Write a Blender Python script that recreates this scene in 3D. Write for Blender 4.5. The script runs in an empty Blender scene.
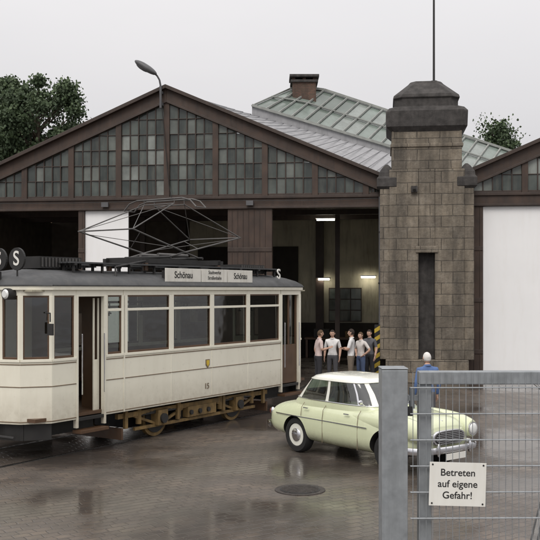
import bpy, bmesh, math, random
from mathutils import Vector, Matrix, Euler
random.seed(7)
R=math.radians
scene=bpy.context.scene
scene.view_settings.view_transform='Standard'
scene.view_settings.look='None'
scene.view_settings.exposure=0

# ------------------------------------------------------------ materials
def N(nt,t,**kw):
    n=nt.nodes.new(t)
    for k,v in kw.items(): setattr(n,k,v)
    return n
def mixcol(nt,fac,a,b,mode='MIX'):
    m=N(nt,'ShaderNodeMix',data_type='RGBA',blend_type=mode)
    L=nt.links
    for sock,v in ((m.inputs[0],fac),(m.inputs[6],a),(m.inputs[7],b)):
        if isinstance(v,(int,float)): sock.default_value=v
        elif isinstance(v,tuple): sock.default_value=(v[0],v[1],v[2],1)
        else: L.new(v,sock)
    return m.outputs[2]
def ramp(nt,src,p0,p1,v0=0.0,v1=1.0):
    m=N(nt,'ShaderNodeMapRange')
    m.inputs[1].default_value=p0; m.inputs[2].default_value=p1
    m.inputs[3].default_value=v0; m.inputs[4].default_value=v1
    nt.links.new(src,m.inputs[0]); return m.outputs[0]
def noise(nt,vec,scale,detail=4,rough=.6):
    n=N(nt,'ShaderNodeTexNoise'); n.inputs['Scale'].default_value=scale
    n.inputs['Detail'].default_value=detail; n.inputs['Roughness'].default_value=rough
    if vec is not None: nt.links.new(vec,n.inputs['Vector'])
    return n.outputs['Fac']
def scaled(nt,vec,s,rot=(0,0,0)):
    m=N(nt,'ShaderNodeMapping'); m.inputs['Scale'].default_value=s; m.inputs['Rotation'].default_value=rot
    nt.links.new(vec,m.inputs['Vector']); return m.outputs[0]
def mat(name,col,rough=.6,metal=0.0,var=.25,scale=3.0,dirt=None,dirtamt=.5,streak=True,bump=.0,bscale=60,coat=0,emit=None,spec=.5,grime=None):
    m=bpy.data.materials.new(name); m.use_nodes=True; nt=m.node_tree; nt.nodes.clear()
    out=N(nt,'ShaderNodeOutputMaterial'); b=N(nt,'ShaderNodeBsdfPrincipled')
    nt.links.new(b.outputs[0],out.inputs[0])
    tc=N(nt,'ShaderNodeTexCoord').outputs['Object']
    n1=noise(nt,tc,scale)
    dark=tuple(c*(1-var) for c in col); lite=tuple(min(1,c*(1+var*.5)) for c in col)
    c=mixcol(nt,ramp(nt,n1,.3,.7),dark,lite)
    if dirt:
        v=scaled(nt,tc,(4,4,.5)) if streak else tc
        n2=noise(nt,v,1.6,6,.7)
        f=ramp(nt,n2,.48,.75,0,dirtamt)
        c=mixcol(nt,f,c,dirt)
    if grime:   # road grime thrown up on the lowest part: (z_low,z_high,colour,amount)
        sp=N(nt,'ShaderNodeSeparateXYZ'); nt.links.new(tc,sp.inputs[0])
        f=ramp(nt,sp.outputs[2],grime[0],grime[1],grime[3],0)
        mm=N(nt,'ShaderNodeMath',operation='MULTIPLY'); nt.links.new(f,mm.inputs[0]); nt.links.new(ramp(nt,noise(nt,tc,7,6,.7),.25,.7,.25,1.2),mm.inputs[1])
        c=mixcol(nt,mm.outputs[0],c,grime[2])
    nt.links.new(c,b.inputs['Base Color'])
    n3=noise(nt,tc,scale*4)
    nt.links.new(ramp(nt,n3,.3,.7,max(0,rough-.08),min(1,rough+.1)),b.inputs['Roughness'])
    b.inputs['Metallic'].default_value=metal
    b.inputs['Specular IOR Level'].default_value=spec
    if coat: b.inputs['Coat Weight'].default_value=coat; b.inputs['Coat Roughness'].default_value=.06
    if bump:
        bn=N(nt,'ShaderNodeBump'); bn.inputs['Strength'].default_value=bump; bn.inputs['Distance'].default_value=.02
        nt.links.new(noise(nt,tc,bscale,6),bn.inputs['Height']); nt.links.new(bn.outputs[0],b.inputs['Normal'])
    if emit:
        b.inputs['Emission Color'].default_value=(*emit[0],1); b.inputs['Emission Strength'].default_value=emit[1]
    return m
def glassmat(name,tint,refl=.10):
    m=bpy.data.materials.new(name); m.use_nodes=True; nt=m.node_tree; nt.nodes.clear()
    out=N(nt,'ShaderNodeOutputMaterial')
    tr=N(nt,'ShaderNodeBsdfTransparent'); tr.inputs[0].default_value=(*tint,1)
    gl=N(nt,'ShaderNodeBsdfGlossy'); gl.inputs['Color'].default_value=(.95,.97,.97,1); gl.inputs['Roughness'].default_value=.04
    tc=N(nt,'ShaderNodeTexCoord').outputs['Object']
    bn=N(nt,'ShaderNodeBump'); bn.inputs['Strength'].default_value=.06; bn.inputs['Distance'].default_value=.05
    nt.links.new(noise(nt,tc,1.5,2),bn.inputs['Height']); nt.links.new(bn.outputs[0],gl.inputs['Normal'])
    fr=N(nt,'ShaderNodeFresnel'); fr.inputs[0].default_value=1.5
    mx=N(nt,'ShaderNodeMixShader')
    f=ramp(nt,fr.outputs[0],.04,1,refl,1)
    nt.links.new(f,mx.inputs[0]); nt.links.new(tr.outputs[0],mx.inputs[1]); nt.links.new(gl.outputs[0],mx.inputs[2])
    nt.links.new(mx.outputs[0],out.inputs[0]); return m
def blockmat(name,c1,c2,mortar,bw,bh,ms=.012,dark=(.03,.025,.02),darkamt=.7,bump=.5,light=None):
    m=bpy.data.materials.new(name); m.use_nodes=True; nt=m.node_tree; nt.nodes.clear()
    out=N(nt,'ShaderNodeOutputMaterial'); b=N(nt,'ShaderNodeBsdfPrincipled'); nt.links.new(b.outputs[0],out.inputs[0])
    tc=N(nt,'ShaderNodeTexCoord').outputs['Object']
    sp=N(nt,'ShaderNodeSeparateXYZ'); nt.links.new(tc,sp.inputs[0])
    ad=N(nt,'ShaderNodeMath',operation='ADD'); nt.links.new(sp.outputs[0],ad.inputs[0]); nt.links.new(sp.outputs[1],ad.inputs[1])
    cb=N(nt,'ShaderNodeCombineXYZ'); nt.links.new(ad.outputs[0],cb.inputs[0]); nt.links.new(sp.outputs[2],cb.inputs[1])
    wn=N(nt,'ShaderNodeTexNoise'); wn.inputs['Scale'].default_value=2.2; nt.links.new(tc,wn.inputs['Vector'])
    wv=N(nt,'ShaderNodeVectorMath',operation='MULTIPLY_ADD'); nt.links.new(wn.outputs['Color'],wv.inputs[0]); wv.inputs[1].default_value=(bw*.07,bh*.10,0); nt.links.new(cb.outputs[0],wv.inputs[2])
    br=N(nt,'ShaderNodeTexBrick'); nt.links.new(wv.outputs[0],br.inputs['Vector'])
    br.inputs['Scale'].default_value=1; br.inputs['Brick Width'].default_value=bw; br.inputs['Row Height'].default_value=bh
    br.inputs['Mortar Size'].default_value=ms; br.inputs['Mortar Smooth'].default_value=.5
    br.inputs['Color1'].default_value=(*c1,1); br.inputs['Color2'].default_value=(*c2,1); br.inputs['Mortar'].default_value=(*mortar,1)
    n=noise(nt,tc,9,8,.7)
    c=mixcol(nt,ramp(nt,n,.3,.7,0,.6),br.outputs['Color'],tuple(x*.45 for x in c1))
    if light:
        c=mixcol(nt,ramp(nt,noise(nt,tc,2.6,8,.75),.5,.72,0,.7),c,light)
    n2=noise(nt,scaled(nt,tc,(1.6,1.6,.45)),1.1,6,.65)
    c=mixcol(nt,ramp(nt,n2,.38,.66,.05,darkamt),c,dark)
    n4=noise(nt,scaled(nt,tc,(5,5,.35)),1.0,5,.6)
    c=mixcol(nt,ramp(nt,n4,.5,.75,0,.5),c,dark)
    nt.links.new(c,b.inputs['Base Color']); b.inputs['Roughness'].default_value=.85
    bn=N(nt,'ShaderNodeBump'); bn.inputs['Strength'].default_value=bump; bn.inputs['Distance'].default_value=.03
    h=N(nt,'ShaderNodeMath',operation='SUBTRACT'); nt.links.new(n,h.inputs[0]); nt.links.new(br.outputs['Fac'],h.inputs[1])
    nt.links.new(h.outputs[0],bn.inputs['Height']); nt.links.new(bn.outputs[0],b.inputs['Normal'])
    return m

def groundmat():
    m=bpy.data.materials.new('wet_paving'); m.use_nodes=True; nt=m.node_tree; nt.nodes.clear()
    out=N(nt,'ShaderNodeOutputMaterial'); b=N(nt,'ShaderNodeBsdfPrincipled'); nt.links.new(b.outputs[0],out.inputs[0])
    tc=N(nt,'ShaderNodeTexCoord').outputs['Object']
    v=scaled(nt,tc,(1,1,1),(0,0,R(-33)))
    wob=N(nt,'ShaderNodeTexNoise'); wob.inputs['Scale'].default_value=.5; nt.links.new(v,wob.inputs['Vector'])
    wv=N(nt,'ShaderNodeVectorMath',operation='MULTIPLY_ADD'); nt.links.new(wob.outputs['Color'],wv.inputs[0]); wv.inputs[1].default_value=(.3,.25,0); nt.links.new(v,wv.inputs[2])
    wob2=N(nt,'ShaderNodeTexNoise'); wob2.inputs['Scale'].default_value=6; nt.links.new(v,wob2.inputs['Vector'])
    wv2=N(nt,'ShaderNodeVectorMath',operation='MULTIPLY_ADD'); nt.links.new(wob2.outputs['Color'],wv2.inputs[0]); wv2.inputs[1].default_value=(.06,.05,0); nt.links.new(wv.outputs[0],wv2.inputs[2])
    br=N(nt,'ShaderNodeTexBrick'); nt.links.new(wv2.outputs[0],br.inputs['Vector'])
    br.inputs['Scale'].default_value=1; br.inputs['Brick Width'].default_value=.22; br.inputs['Row Height'].default_value=.15
    br.inputs['Mortar Size'].default_value=.013; br.inputs['Mortar Smooth'].default_value=.7
    br.inputs['Color1'].default_value=(.20,.155,.12,1); br.inputs['Color2'].default_value=(.11,.09,.078,1); br.inputs['Mortar'].default_value=(.065,.056,.05,1)
    big=noise(nt,scaled(nt,tc,(1,1.3,1)),.24,6,.62); mid=noise(nt,tc,1.3,6,.65); fine=noise(nt,tc,25,4,.7); patch=noise(nt,tc,.55,7,.7)
    c=mixcol(nt,ramp(nt,mid,.35,.65,0,.85),br.outputs['Color'],(.085,.075,.064))
    c=mixcol(nt,ramp(nt,patch,.48,.62,0,.7),c,(.055,.048,.042))
    c=mixcol(nt,ramp(nt,fine,.35,.7,0,.35),c,(.19,.16,.14))
    wet=ramp(nt,big,.42,.55)
    c=mixcol(nt,ramp(nt,big,.4,.56,0.1,.65),c,(.036,.031,.028))
    nt.links.new(c,b.inputs['Base Color'])
    rr=N(nt,'ShaderNodeMath',operation='MULTIPLY_ADD'); nt.links.new(wet,rr.inputs[0]); rr.inputs[1].default_value=-.24
    nt.links.new(ramp(nt,mid,.3,.7,.30,.46),rr.inputs[2]); nt.links.new(rr.outputs[0],b.inputs['Roughness'])
    bn=N(nt,'ShaderNodeBump'); bn.inputs['Distance'].default_value=.012
    nt.links.new(ramp(nt,wet,0,1,.6,.08),bn.inputs['Strength'])
    h=N(nt,'ShaderNodeMath',operation='SUBTRACT'); nt.links.new(mid,h.inputs[0]); nt.links.new(br.outputs['Fac'],h.inputs[1])
    nt.links.new(h.outputs[0],bn.inputs['Height']); nt.links.new(bn.outputs[0],b.inputs['Normal'])
    return m

M={}
M['ground']=groundmat()
M['brown']=mat('brown_painted_timber',(.062,.038,.027),.6,var=.4,scale=2,dirt=(.024,.018,.015),dirtamt=.75,bump=.2,bscale=30)
M['brown2']=mat('dark_brown_beam',(.044,.028,.021),.55,var=.35,scale=2,dirt=(.085,.06,.045),dirtamt=.4)
M['whitedoor']=mat('white_door_paint',(.86,.86,.86),.5,var=.03,scale=.6,dirt=(.76,.74,.71),dirtamt=.3)
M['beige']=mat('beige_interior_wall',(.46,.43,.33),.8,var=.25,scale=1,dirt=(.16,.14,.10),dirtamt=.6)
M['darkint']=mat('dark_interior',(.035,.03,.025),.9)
M['stone']=blockmat('sandstone_blocks',(.32,.27,.205),(.20,.17,.135),(.07,.062,.052),.72,.36,darkamt=.75,bump=.9,light=(.36,.32,.26),dark=(.034,.030,.026))
M['stonedark']=mat('sooty_sandstone',(.065,.060,.057),.9,var=.5,scale=5,dirt=(.026,.024,.024),dirtamt=.8,bump=.6,bscale=20)
M['brick']=blockmat('chimney_brick',(.19,.10,.07),(.12,.08,.055),(.1,.085,.075),.25,.08,.01)
M['zinc']=mat('grey_roof_sheet',(.31,.31,.32),.5,var=.2,scale=1.5,dirt=(.17,.17,.17),dirtamt=.6)
M['rooftile']=mat('tile_roof',(.35,.22,.14),.8,var=.3)
M['plaster']=mat('ochre_plaster',(.5,.36,.22),.85,var=.15)
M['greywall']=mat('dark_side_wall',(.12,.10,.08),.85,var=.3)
for i,c in enumerate([(.085,.10,.09),(.14,.155,.14),(.05,.06,.055),(.24,.26,.24)]):
    M['pane%d'%i]=mat('old_window_pane_%d'%i,c,.12,var=.45,scale=1.2,dirt=(.17,.16,.13),dirtamt=.4)
for i,c in enumerate([(.19,.23,.205),(.14,.17,.15),(.25,.28,.26)]):
    M['sky%d'%i]=mat('skylight_pane_%d'%i,c,.2,var=.25,scale=1,dirt=(.12,.12,.10),dirtamt=.5)
M['mull']=mat('skylight_bars',(.28,.29,.27),.6)
GR=(.66,1.2,(.30,.25,.18),.5)
M['cream']=mat('cream_tram_paint',(.80,.77,.65),.32,var=.04,scale=1.5,dirt=(.60,.55,.43),dirtamt=.28,coat=.25,grime=GR)
M['creamline']=mat('brown_trim_line',(.20,.15,.10),.5)
M['tramroof']=mat('tram_roof_grey',(.06,.062,.064),.6,var=.3,dirt=(.12,.115,.105),dirtamt=.4)
M['black']=mat('black_iron',(.022,.021,.02),.55,var=.4)
M['steel']=mat('pantograph_steel',(.12,.115,.11),.5,metal=.4,var=.3)
M['rust']=mat('ochre_truck_paint',(.21,.135,.05),.75,var=.5,scale=6,dirt=(.05,.038,.024),dirtamt=.7)
M['rail']=mat('rail_steel',(.35,.33,.31),.25,metal=1,var=.3)
M['wood']=mat('brown_varnish',(.10,.055,.03),.4)
M['wglass']=glassmat('tram_glass',(.50,.54,.51),refl=.13)
M['cglass']=glassmat('car_glass',(.60,.65,.63),refl=.12)
M['sign']=mat('sign_white',(.78,.77,.72),.5,var=.05,dirt=(.6,.57,.48),dirtamt=.4)
M['signtram']=mat('route_board_white',(.70,.68,.62),.55,var=.12,dirt=(.35,.31,.24),dirtamt=.5)
M['ink']=mat('black_lettering',(.02,.02,.02),.6)
M['green']=mat('pale_green_car_paint',(.64,.68,.46),.25,var=.03,scale=1,coat=.6,dirt=(.5,.52,.35),dirtamt=.2,grime=(.2,.5,(.25,.22,.16),.6))
M['roofcream']=mat('cream_car_roof_paint',(.80,.80,.72),.22,var=.03,coat=.6)
M['chrome']=mat('chrome',(.72,.72,.74),.14,metal=1,var=.1)
M['rubber']=mat('tyre_rubber',(.02,.02,.02),.85)
M['seat']=mat('seat_cloth',(.12,.09,.07),.9)
M['lens']=mat('lamp_lens',(.75,.76,.74),.1,coat=.8,var=.1)
M['redlens']=mat('red_lens',(.45,.03,.02),.2)
M['galv']=mat('galvanised_steel',(.31,.33,.345),.42,metal=.35,var=.22,scale=8,dirt=(.17,.18,.18),dirtamt=.55)
M['yellow']=mat('yellow_paint',(.62,.44,.05),.6,dirt=(.2,.15,.06),dirtamt=.5)
M['castiron']=mat('cast_iron',(.07,.06,.055),.5,metal=.5,var=.5,scale=20,bump=.6,bscale=60)
M['bark']=mat('bark',(.09,.07,.05),.9,bump=.5)
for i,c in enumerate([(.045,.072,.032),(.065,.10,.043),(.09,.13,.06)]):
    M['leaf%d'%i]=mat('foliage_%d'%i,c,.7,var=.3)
M['tube']=mat('fluorescent_tube',(.9,.9,.85),.4,emit=((1,.93,.76),16))
M['lampgrey']=mat('lamp_housing',(.10,.10,.105),.5)
M['skin']=mat('skin',(.54,.34,.25),.6,var=.1)
for n,c in dict(white=(.72,.71,.70),offw=(.62,.58,.55),blue=(.10,.17,.36),jeans=(.07,.10,.18),darkt=(.03,.03,.035),tan=(.16,.13,.10),grey=(.10,.10,.11),
    hdark=(.03,.02,.015),hbrown=(.09,.055,.03),hwhite=(.7,.68,.65),shoe=(.02,.018,.015),pink=(.6,.48,.45),lip=(.40,.18,.15)).items():
    M['c_'+n]=mat('cloth_'+n,c,.85,var=.18,scale=9,bump=.3,bscale=25)

# ------------------------------------------------------------ mesh builder
class MB:
    def __init__(s): s.v=[];s.f=[];s.m=[];s.mats=[]
    def mi(s,k):
        if k not in s.mats: s.mats.append(k)
        return s.mats.index(k)
    def add(s,vs,fs,k):
        o=len(s.v); s.v+= [Vector(p) for p in vs]
        for f in fs: s.f.append([o+i for i in f]); s.m.append(s.mi(k))
    def box(s,x0,x1,y0,y1,z0,z1,k,T=None):
        if x0>x1:x0,x1=x1,x0
        if y0>y1:y0,y1=y1,y0
        if z0>z1:z0,z1=z1,z0
        vs=[(x,y,z) for z in(z0,z1) for y in(y0,y1) for x in(x0,x1)]
        if T: vs=[T@Vector(p) for p in vs]
        s.add(vs,[(0,2,3,1),(4,5,7,6),(0,1,5,4),(2,6,7,3),(0,4,6,2),(1,3,7,5)],k)
    def prism(s,poly,y0,y1,k):  # polygon in xz extruded in y
        n=len(poly)
        vs=[(x,y0,z) for x,z in poly]+[(x,y1,z) for x,z in poly]
        fs=[tuple(range(n)),tuple(range(2*n-1,n-1,-1))]+[(i,i+n,(i+1)%n+n,(i+1)%n) for i in range(n)]
        s.add(vs,fs,k)
    def beam(s,p,q,w,h,k,up=(0,0,1)):
        p=Vector(p);q=Vector(q);d=(q-p).normalized();u=Vector(up)
        a=d.cross(u)
        if a.length<1e-4:a=d.cross(Vector((1,0,0)))
        a.normalize();b=a.cross(d).normalized()
        vs=[c+a*w/2*i+b*h/2*j for c in(p,q) for i,j in((-1,-1),(1,-1),(1,1),(-1,1))]
        s.add(vs,[(3,2,1,0),(4,5,6,7),(0,1,5,4),(1,2,6,5),(2,3,7,6),(3,0,4,7)],k)
    def cyl(s,p,q,r,k,r2=None,n=10,caps=True):
        p=Vector(p);q=Vector(q);d=(q-p).normalized();r2=r if r2 is None else r2
        a=d.cross(Vector((0,0,1)))
        if a.length<1e-3:a=Vector((1,0,0))
        a.normalize();b=d.cross(a)
        vs=[];
        for c,rr in((p,r),(q,r2)):
            for i in range(n):
                t=2*math.pi*i/n; vs.append(c+(a*math.cos(t)+b*math.sin(t))*rr)
        fs=[(i,(i+1)%n,(i+1)%n+n,i+n) for i in range(n)]
        if caps: fs+=[tuple(range(n-1,-1,-1)),tuple(range(n,2*n))]
        s.add(vs,fs,k)
    def tube(s,pts,r,k,n=8):
        for a,b in zip(pts,pts[1:]): s.cyl(a,b,r,k,n=n)
    def loft(s,rings,k,caps=True,closed=True):
        n=len(rings[0]);vs=[p for r in rings for p in r];fs=[]
        kk=k if callable(k) else None
        base=len(s.v); s.v+=[Vector(p) for p in vs]
        for i in range(len(rings)-1):
            for j in range(n if closed else n-1):
                f=[i*n+j,i*n+(j+1)%n,(i+1)*n+(j+1)%n,(i+1)*n+j]
                s.f.append([base+q for q in f]); s.m.append(s.mi(kk(i,j) if kk else k))
        if caps:
            s.f.append([base+q for q in range(n-1,-1,-1)]); s.m.append(s.mi(kk(0,0) if kk else k))
            s.f.append([base+(len(rings)-1)*n+q for q in range(n)]); s.m.append(s.mi(kk(len(rings)-2,0) if kk else k))
    def ell(s,c,r,k,nu=16,nv=10,T=None):
        rings=[]
        for i in range(1,nv):
            a=math.pi*i/nv
            rings.append([(c[0]+r[0]*math.sin(a)*math.cos(2*math.pi*j/nu),c[1]+r[1]*math.sin(a)*math.sin(2*math.pi*j/nu),c[2]-r[2]*math.cos(a)) for j in range(nu)])
        if T: rings=[[T@Vector(p) for p in rg] for rg in rings]
        s.loft(rings,k)
    def build(s,name,parent=None,smooth=None,world=False,bevel=0):
        me=bpy.data.meshes.new(name)
        vs=s.v
        if world and parent: 
            inv=parent.matrix_world.inverted(); vs=[inv@p for p in vs]
        me.from_pydata([tuple(p) for p in vs],[],s.f)
        for k in s.mats: me.materials.append(M[k])
        me.polygons.foreach_set('material_index',s.m)
        if smooth:
            me.polygons.foreach_set('use_smooth',[True]*len(me.polygons))
            me.set_sharp_from_angle(angle=R(smooth))
        me.update()
        ob=bpy.data.objects.new(name,me); scene.collection.objects.link(ob)
        if parent: ob.parent=parent
        if bevel:
            b=ob.modifiers.new('bevel','BEVEL'); b.width=bevel; b.segments=2; b.limit_method='ANGLE'; b.angle_limit=R(50)
        return ob
def empty(name,loc=(0,0,0),rz=0):
    e=bpy.data.objects.new(name,None); scene.collection.objects.link(e); e.location=loc; e.rotation_euler=(0,0,rz)
    bpy.context.view_layer.update(); return e
def text(name,s,size,loc,rot,k,parent,align='CENTER',ext=.002,sx=1,bold=.010):
    c=bpy.data.curves.new(name,'FONT'); c.body=s; c.size=size; c.align_x=align; c.align_y='CENTER'; c.extrude=ext; c.offset=size*bold
    o=bpy.data.objects.new(name,c); scene.collection.objects.link(o); o.parent=parent; o.location=loc; o.rotation_euler=rot; o.scale=(sx,1,1)
    c.materials.append(M[k]); return o

# ------------------------------------------------------------ world, sun, camera
w=bpy.data.worlds.new("World"); scene.world=w; w.use_nodes=True; nt=w.node_tree; nt.nodes.clear()
wo=N(nt,'ShaderNodeOutputWorld'); bg=N(nt,'ShaderNodeBackground'); bg.inputs[1].default_value=.1
sk=N(nt,'ShaderNodeTexSky',sky_type='NISHITA'); sk.sun_disc=False; sk.sun_elevation=R(48); sk.sun_rotation=R(200); sk.dust_density=5; sk.air_density=1.5
tc=N(nt,'ShaderNodeTexCoord').outputs['Generated']; sp=N(nt,'ShaderNodeSeparateXYZ'); nt.links.new(tc,sp.inputs[0])
el=ramp(nt,sp.outputs[2],0.0,.9)
cl=mixcol(nt,el,(5.35,5.35,5.6),(14.6,14.3,14.4))
cn=noise(nt,scaled(nt,tc,(1,1,2.5)),1.6,5,.55)
cl=mixcol(nt,ramp(nt,cn,.3,.7),cl,mixcol(nt,1.0,cl,(1.08,1.07,1.06),'MULTIPLY'))
hs=N(nt,'ShaderNodeHueSaturation'); hs.inputs['Saturation'].default_value=.15; nt.links.new(sk.outputs[0],hs.inputs['Color'])
nt.links.new(mixcol(nt,.92,hs.outputs[0],cl),bg.inputs[0]); nt.links.new(bg.outputs[0],wo.inputs[0])
sd=bpy.data.lights.new('sun','SUN'); sd.energy=1.3; sd.angle=R(30); sd.color=(1,.95,.88)
so=bpy.data.objects.new('sun',sd); scene.collection.objects.link(so)
az=R(200); elv=R(48)
sdir=Vector((math.sin(az)*math.cos(elv),math.cos(az)*math.cos(elv),math.sin(elv)))
so.rotation_euler=sdir.to_track_quat('Z','Y').to_euler()
cd=bpy.data.cameras.new('camera'); co=bpy.data.objects.new('camera',cd); scene.collection.objects.link(co)
co.location=(0,0,3); co.rotation_euler=(R(90),0,0); cd.lens=60; cd.sensor_width=36; cd.shift_y=.037; cd.clip_end=2000; scene.camera=co

# ------------------------------------------------------------ ground
g=MB(); g.add([(-600,-200,0),(600,-200,0),(600,1200,0),(-600,1200,0)],[(0,1,2,3)],'ground'); g.build('ground')

# tram tracks
TA=Vector((-2.87,17.2,0)); td=Vector((.551,.835,0)).normalized(); tn=Vector((-td.y,td.x,0))
trk=empty('tram_track'); b=MB()
def rail(pts):
    for a,c in zip(pts,pts[1:]):
        b.beam(a+Vector((0,0,.001)),c+Vector((0,0,.001)),.10,.008,'black'); b.beam(a+Vector((0,0,.003)),c+Vector((0,0,.003)),.05,.010,'rail')
def bez(p0,p1,p2,p3,n=24):
    return [p0*(1-t)**3+p1*3*t*(1-t)**2+p2*3*t*t*(1-t)+p3*t**3 for t in[i/n for i in range(n+1)]]
def track(center):
    for sgn in(-1,1):
        pts=[]
        for i,p in enumerate(center):
            d=(center[min(i+1,len(center)-1)]-center[max(i-1,0)]).normalized()
            pts.append(p+Vector((-d.y,d.x,0))*.72*sgn)
        rail(pts)
c0=TA+tn*1.05
nb=Vector((.125,.992,0))
track([c0-td*14,c0-td*6,c0+td*6.2]+bez(c0+td*6.2,c0+td*9,Vector((2.2,30.3,0))-nb*3,Vector((2.2,30.3,0)))[1:]+[Vector((2.2,30.3,0))+nb*8])
track(bez(Vector((3.0,8.0,0)),Vector((5.2,15,0)),Vector((8.0,20,0)),Vector((9.3,29.6,0)),40))
b.build('rails',trk)
# manhole
mh=empty('manhole_cover',(.45,13.5,0)); b=MB()
b.cyl((0,0,.0),(0,0,.010),.38,'castiron',n=40); b.cyl((0,0,.010),(0,0,.016),.30,'black',n=40)
for i in range(-3,4):
    hw=math.sqrt(.28**2-(i*.075)**2); b.box(-hw,hw,i*.075-.02,i*.075+.02,.016,.022,'castiron')
b.build('cover',mh)

# ------------------------------------------------------------ depot
D=empty('tram_depot',(4,30,0),-math.atan2(.125,.992))
AX,AZ,SL=-7.6,9.95,.43
def rake(x): return AZ-SL*abs(x-AX)
def facade(AX,AZ,xl,xr,piers,posts,zb0,zb1,name):
    b=MB()
    def rk(x): return AZ-SL*abs(x-AX)
    seg=[(xl,rk(xl))]
    if xl<AX<xr: seg.append((AX,AZ))
    seg.append((xr,rk(xr)))
    for (x0,z0),(x1,z1) in zip(seg,seg[1:]):
        b.prism([(x0,z0),(x1,z1),(x1,z1-.50),(x0,z0-.50)],-.10,.18,'brown')
        b.prism([(x0,z0+.07),(x1,z1+.07),(x1,z1-.06),(x0,z0-.06)],-.28,.30,'brown2')
        b.prism([(x0,z0-.44),(x1,z1-.44),(x1,z1-.52),(x0,z0-.52)],-.135,.19,'brown2')
    b.box(xl,xr,-.06,.22,zb0,zb1,'brown'); b.box(xl,xr,-.12,.23,zb1-.07,zb1+.02,'brown2'); b.box(xl,xr,-.10,.235,zb0-.012,zb0+.06,'brown2')
    for p in posts:
        t=rk(p)-.5
        if t>zb1+.1: b.box(p-.10,p+.10,-.075,.16,zb1+.02,t+.05,'brown')
    xs=sorted(posts)
    for a,c in zip(xs,xs[1:]):
        a2,c2=a+.10,c-.10
        ncol=5; cw=(c2-a2)/ncol
        b.box(a2,c2,-.02,.08,zb1+.02,zb1+.10,'brown2')
        for i in range(ncol):
            x0=a2+i*cw; x1=x0+cw
            if i and min(rk(x0),rk(x0))-.5>zb1+.15: b.box(x0-.018,x0+.018,-.03,.05,zb1+.1,rk(x0)-.5,'brown2')
            z=zb1+.10
            while True:
                tl,tr=rk(x0)-.5,rk(x1)-.5
                z1=z+.52
                if max(tl,tr)<=z+.02: break
                a0=min(z1,tl);a1=min(z1,tr)
                if z1<max(tl,tr) and min(tl,tr)>z1: b.box(x0,x1,-.025,.045,z1-.012,z1+.012,'brown2')
                k='pane%d'%random.choices([0,1,2,3],[6,4,6,1])[0]
                e=[random.uniform(-.012,.012) for _ in range(2)]
                pts=[(x0,.02+e[0],z),(x1,.02-e[0],z)]
                if a1>z: pts.append((x1,.02-e[0]+e[1],a1))
                if a0>z: pts.append((x0,.02+e[0]+e[1],a0))
                if len(pts)>2: b.add(pts,[tuple(range(len(pts)))],k)
                z=z1
    b.box(xl,xl+.2,0.0,.2,0,zb0-.015,'brown')
    for x0,x1 in piers:
        b.box(x0,x1,-.03,.20,0,zb0-.014,'brown')
        x=x0+.15
        while x<x1-.05:
            b.box(x-.012,x+.012,-.045,-.028,.1,zb0-.05,'brown2'); x+=.19
        for z in(.9,2.6,4.3): b.box(x0,x1,-.055,-.02,z,z+.14,'brown2')
    return b.build(name,D,bevel=.008)
facade(AX,AZ,-16.3,0.0,[(-5.48,-3.96),(-.28,0.0),(-10.75,-10.53)],[AX+1.7*k for k in range(-5,5)]+[-.15],5.77,6.17,'gable_facade')
facade(10.2-2.0+2.4,10.35,2.4,17,[(2.4,3.03)],[2.62+1.75*k for k in range(0,8)],5.77,6.17,'second_gable_facade')
b=MB()
def whitedoor(x0,x1,y):
    b.box(x0,x1,y,y+.06,.05,5.75,'whitedoor')
    b.box(x0,x0+.05,y-.012,y,.05,5.74,'whitedoor'); b.box(x1-.05,x1,y-.012,y,.05,5.74,'whitedoor')
    for z in(.05,5.66): b.box(x0+.051,x1-.051,y-.008,y,z,z+.06,'whitedoor')
whitedoor(-10.52,-8.98,.05); whitedoor(3.04,6.55,.05); whitedoor(6.60,10.2,.05)
b.build('white_doors',D,bevel=.006)
# downpipe, cable runs and small fittings on the facade
b=MB()
b.cyl((-.33,-.14,.2),(-.33,-.14,6.1),.045,'lampgrey')
for z in(1.5,3.2,4.9): b.cyl((-.33,-.14,z),(-.33,-.14,z+.05),.06,'black')
b.tube([Vector((-7.75,-.14,9.3)),Vector((-7.5,-.13,6.6)),Vector((-7.4,-.13,6.1))],.012,'black')
b.tube([Vector((-15.9,-.13,6.05)),Vector((-11,-.13,6.01)),Vector((-7.4,-.13,6.06)),Vector((-3,-.13,6.0)),Vector((-.4,-.13,6.05))],.010,'black')
for x in(-4.7,-9.75): b.box(x-.12,x+.12,-.22,-.12,5.86,6.02,'lampgrey')
b.build('facade_fittings',D)
# halls body
b=MB()
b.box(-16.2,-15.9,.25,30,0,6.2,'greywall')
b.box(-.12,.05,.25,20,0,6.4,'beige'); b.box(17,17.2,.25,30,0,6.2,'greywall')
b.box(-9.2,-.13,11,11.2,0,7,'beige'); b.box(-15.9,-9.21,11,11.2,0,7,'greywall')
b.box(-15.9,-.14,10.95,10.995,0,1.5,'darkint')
for x in (-13,-9.5,-6.4,-3.1): b.box(x-.18,x+.18,10.7,10.94,0,7,'brown2')
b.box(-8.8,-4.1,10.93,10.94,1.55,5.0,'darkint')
b.box(-2.7,-1.2,10.90,10.94,1.55,3.1,'brown2')
for i in range(3):
    for j in range(3): b.box(-2.66+i*.49,-2.22+i*.49,10.885,10.899,1.6+j*.5,2.05+j*.5,'pane2' if (i+j)%2 else 'pane0')
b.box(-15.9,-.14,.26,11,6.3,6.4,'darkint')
for y in (2.5,5,7.5): b.box(-15.9,-.14,y-.12,y+.12,5.95,6.29,'brown2')
for x in (-2.0,-5.8,-9.8): b.box(x-.09,x+.09,4.9,5.1,0,5.94,'brown2')
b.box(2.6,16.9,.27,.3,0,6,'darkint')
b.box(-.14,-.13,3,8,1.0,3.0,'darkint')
b.build('hall_walls',D)
b=MB()
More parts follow.
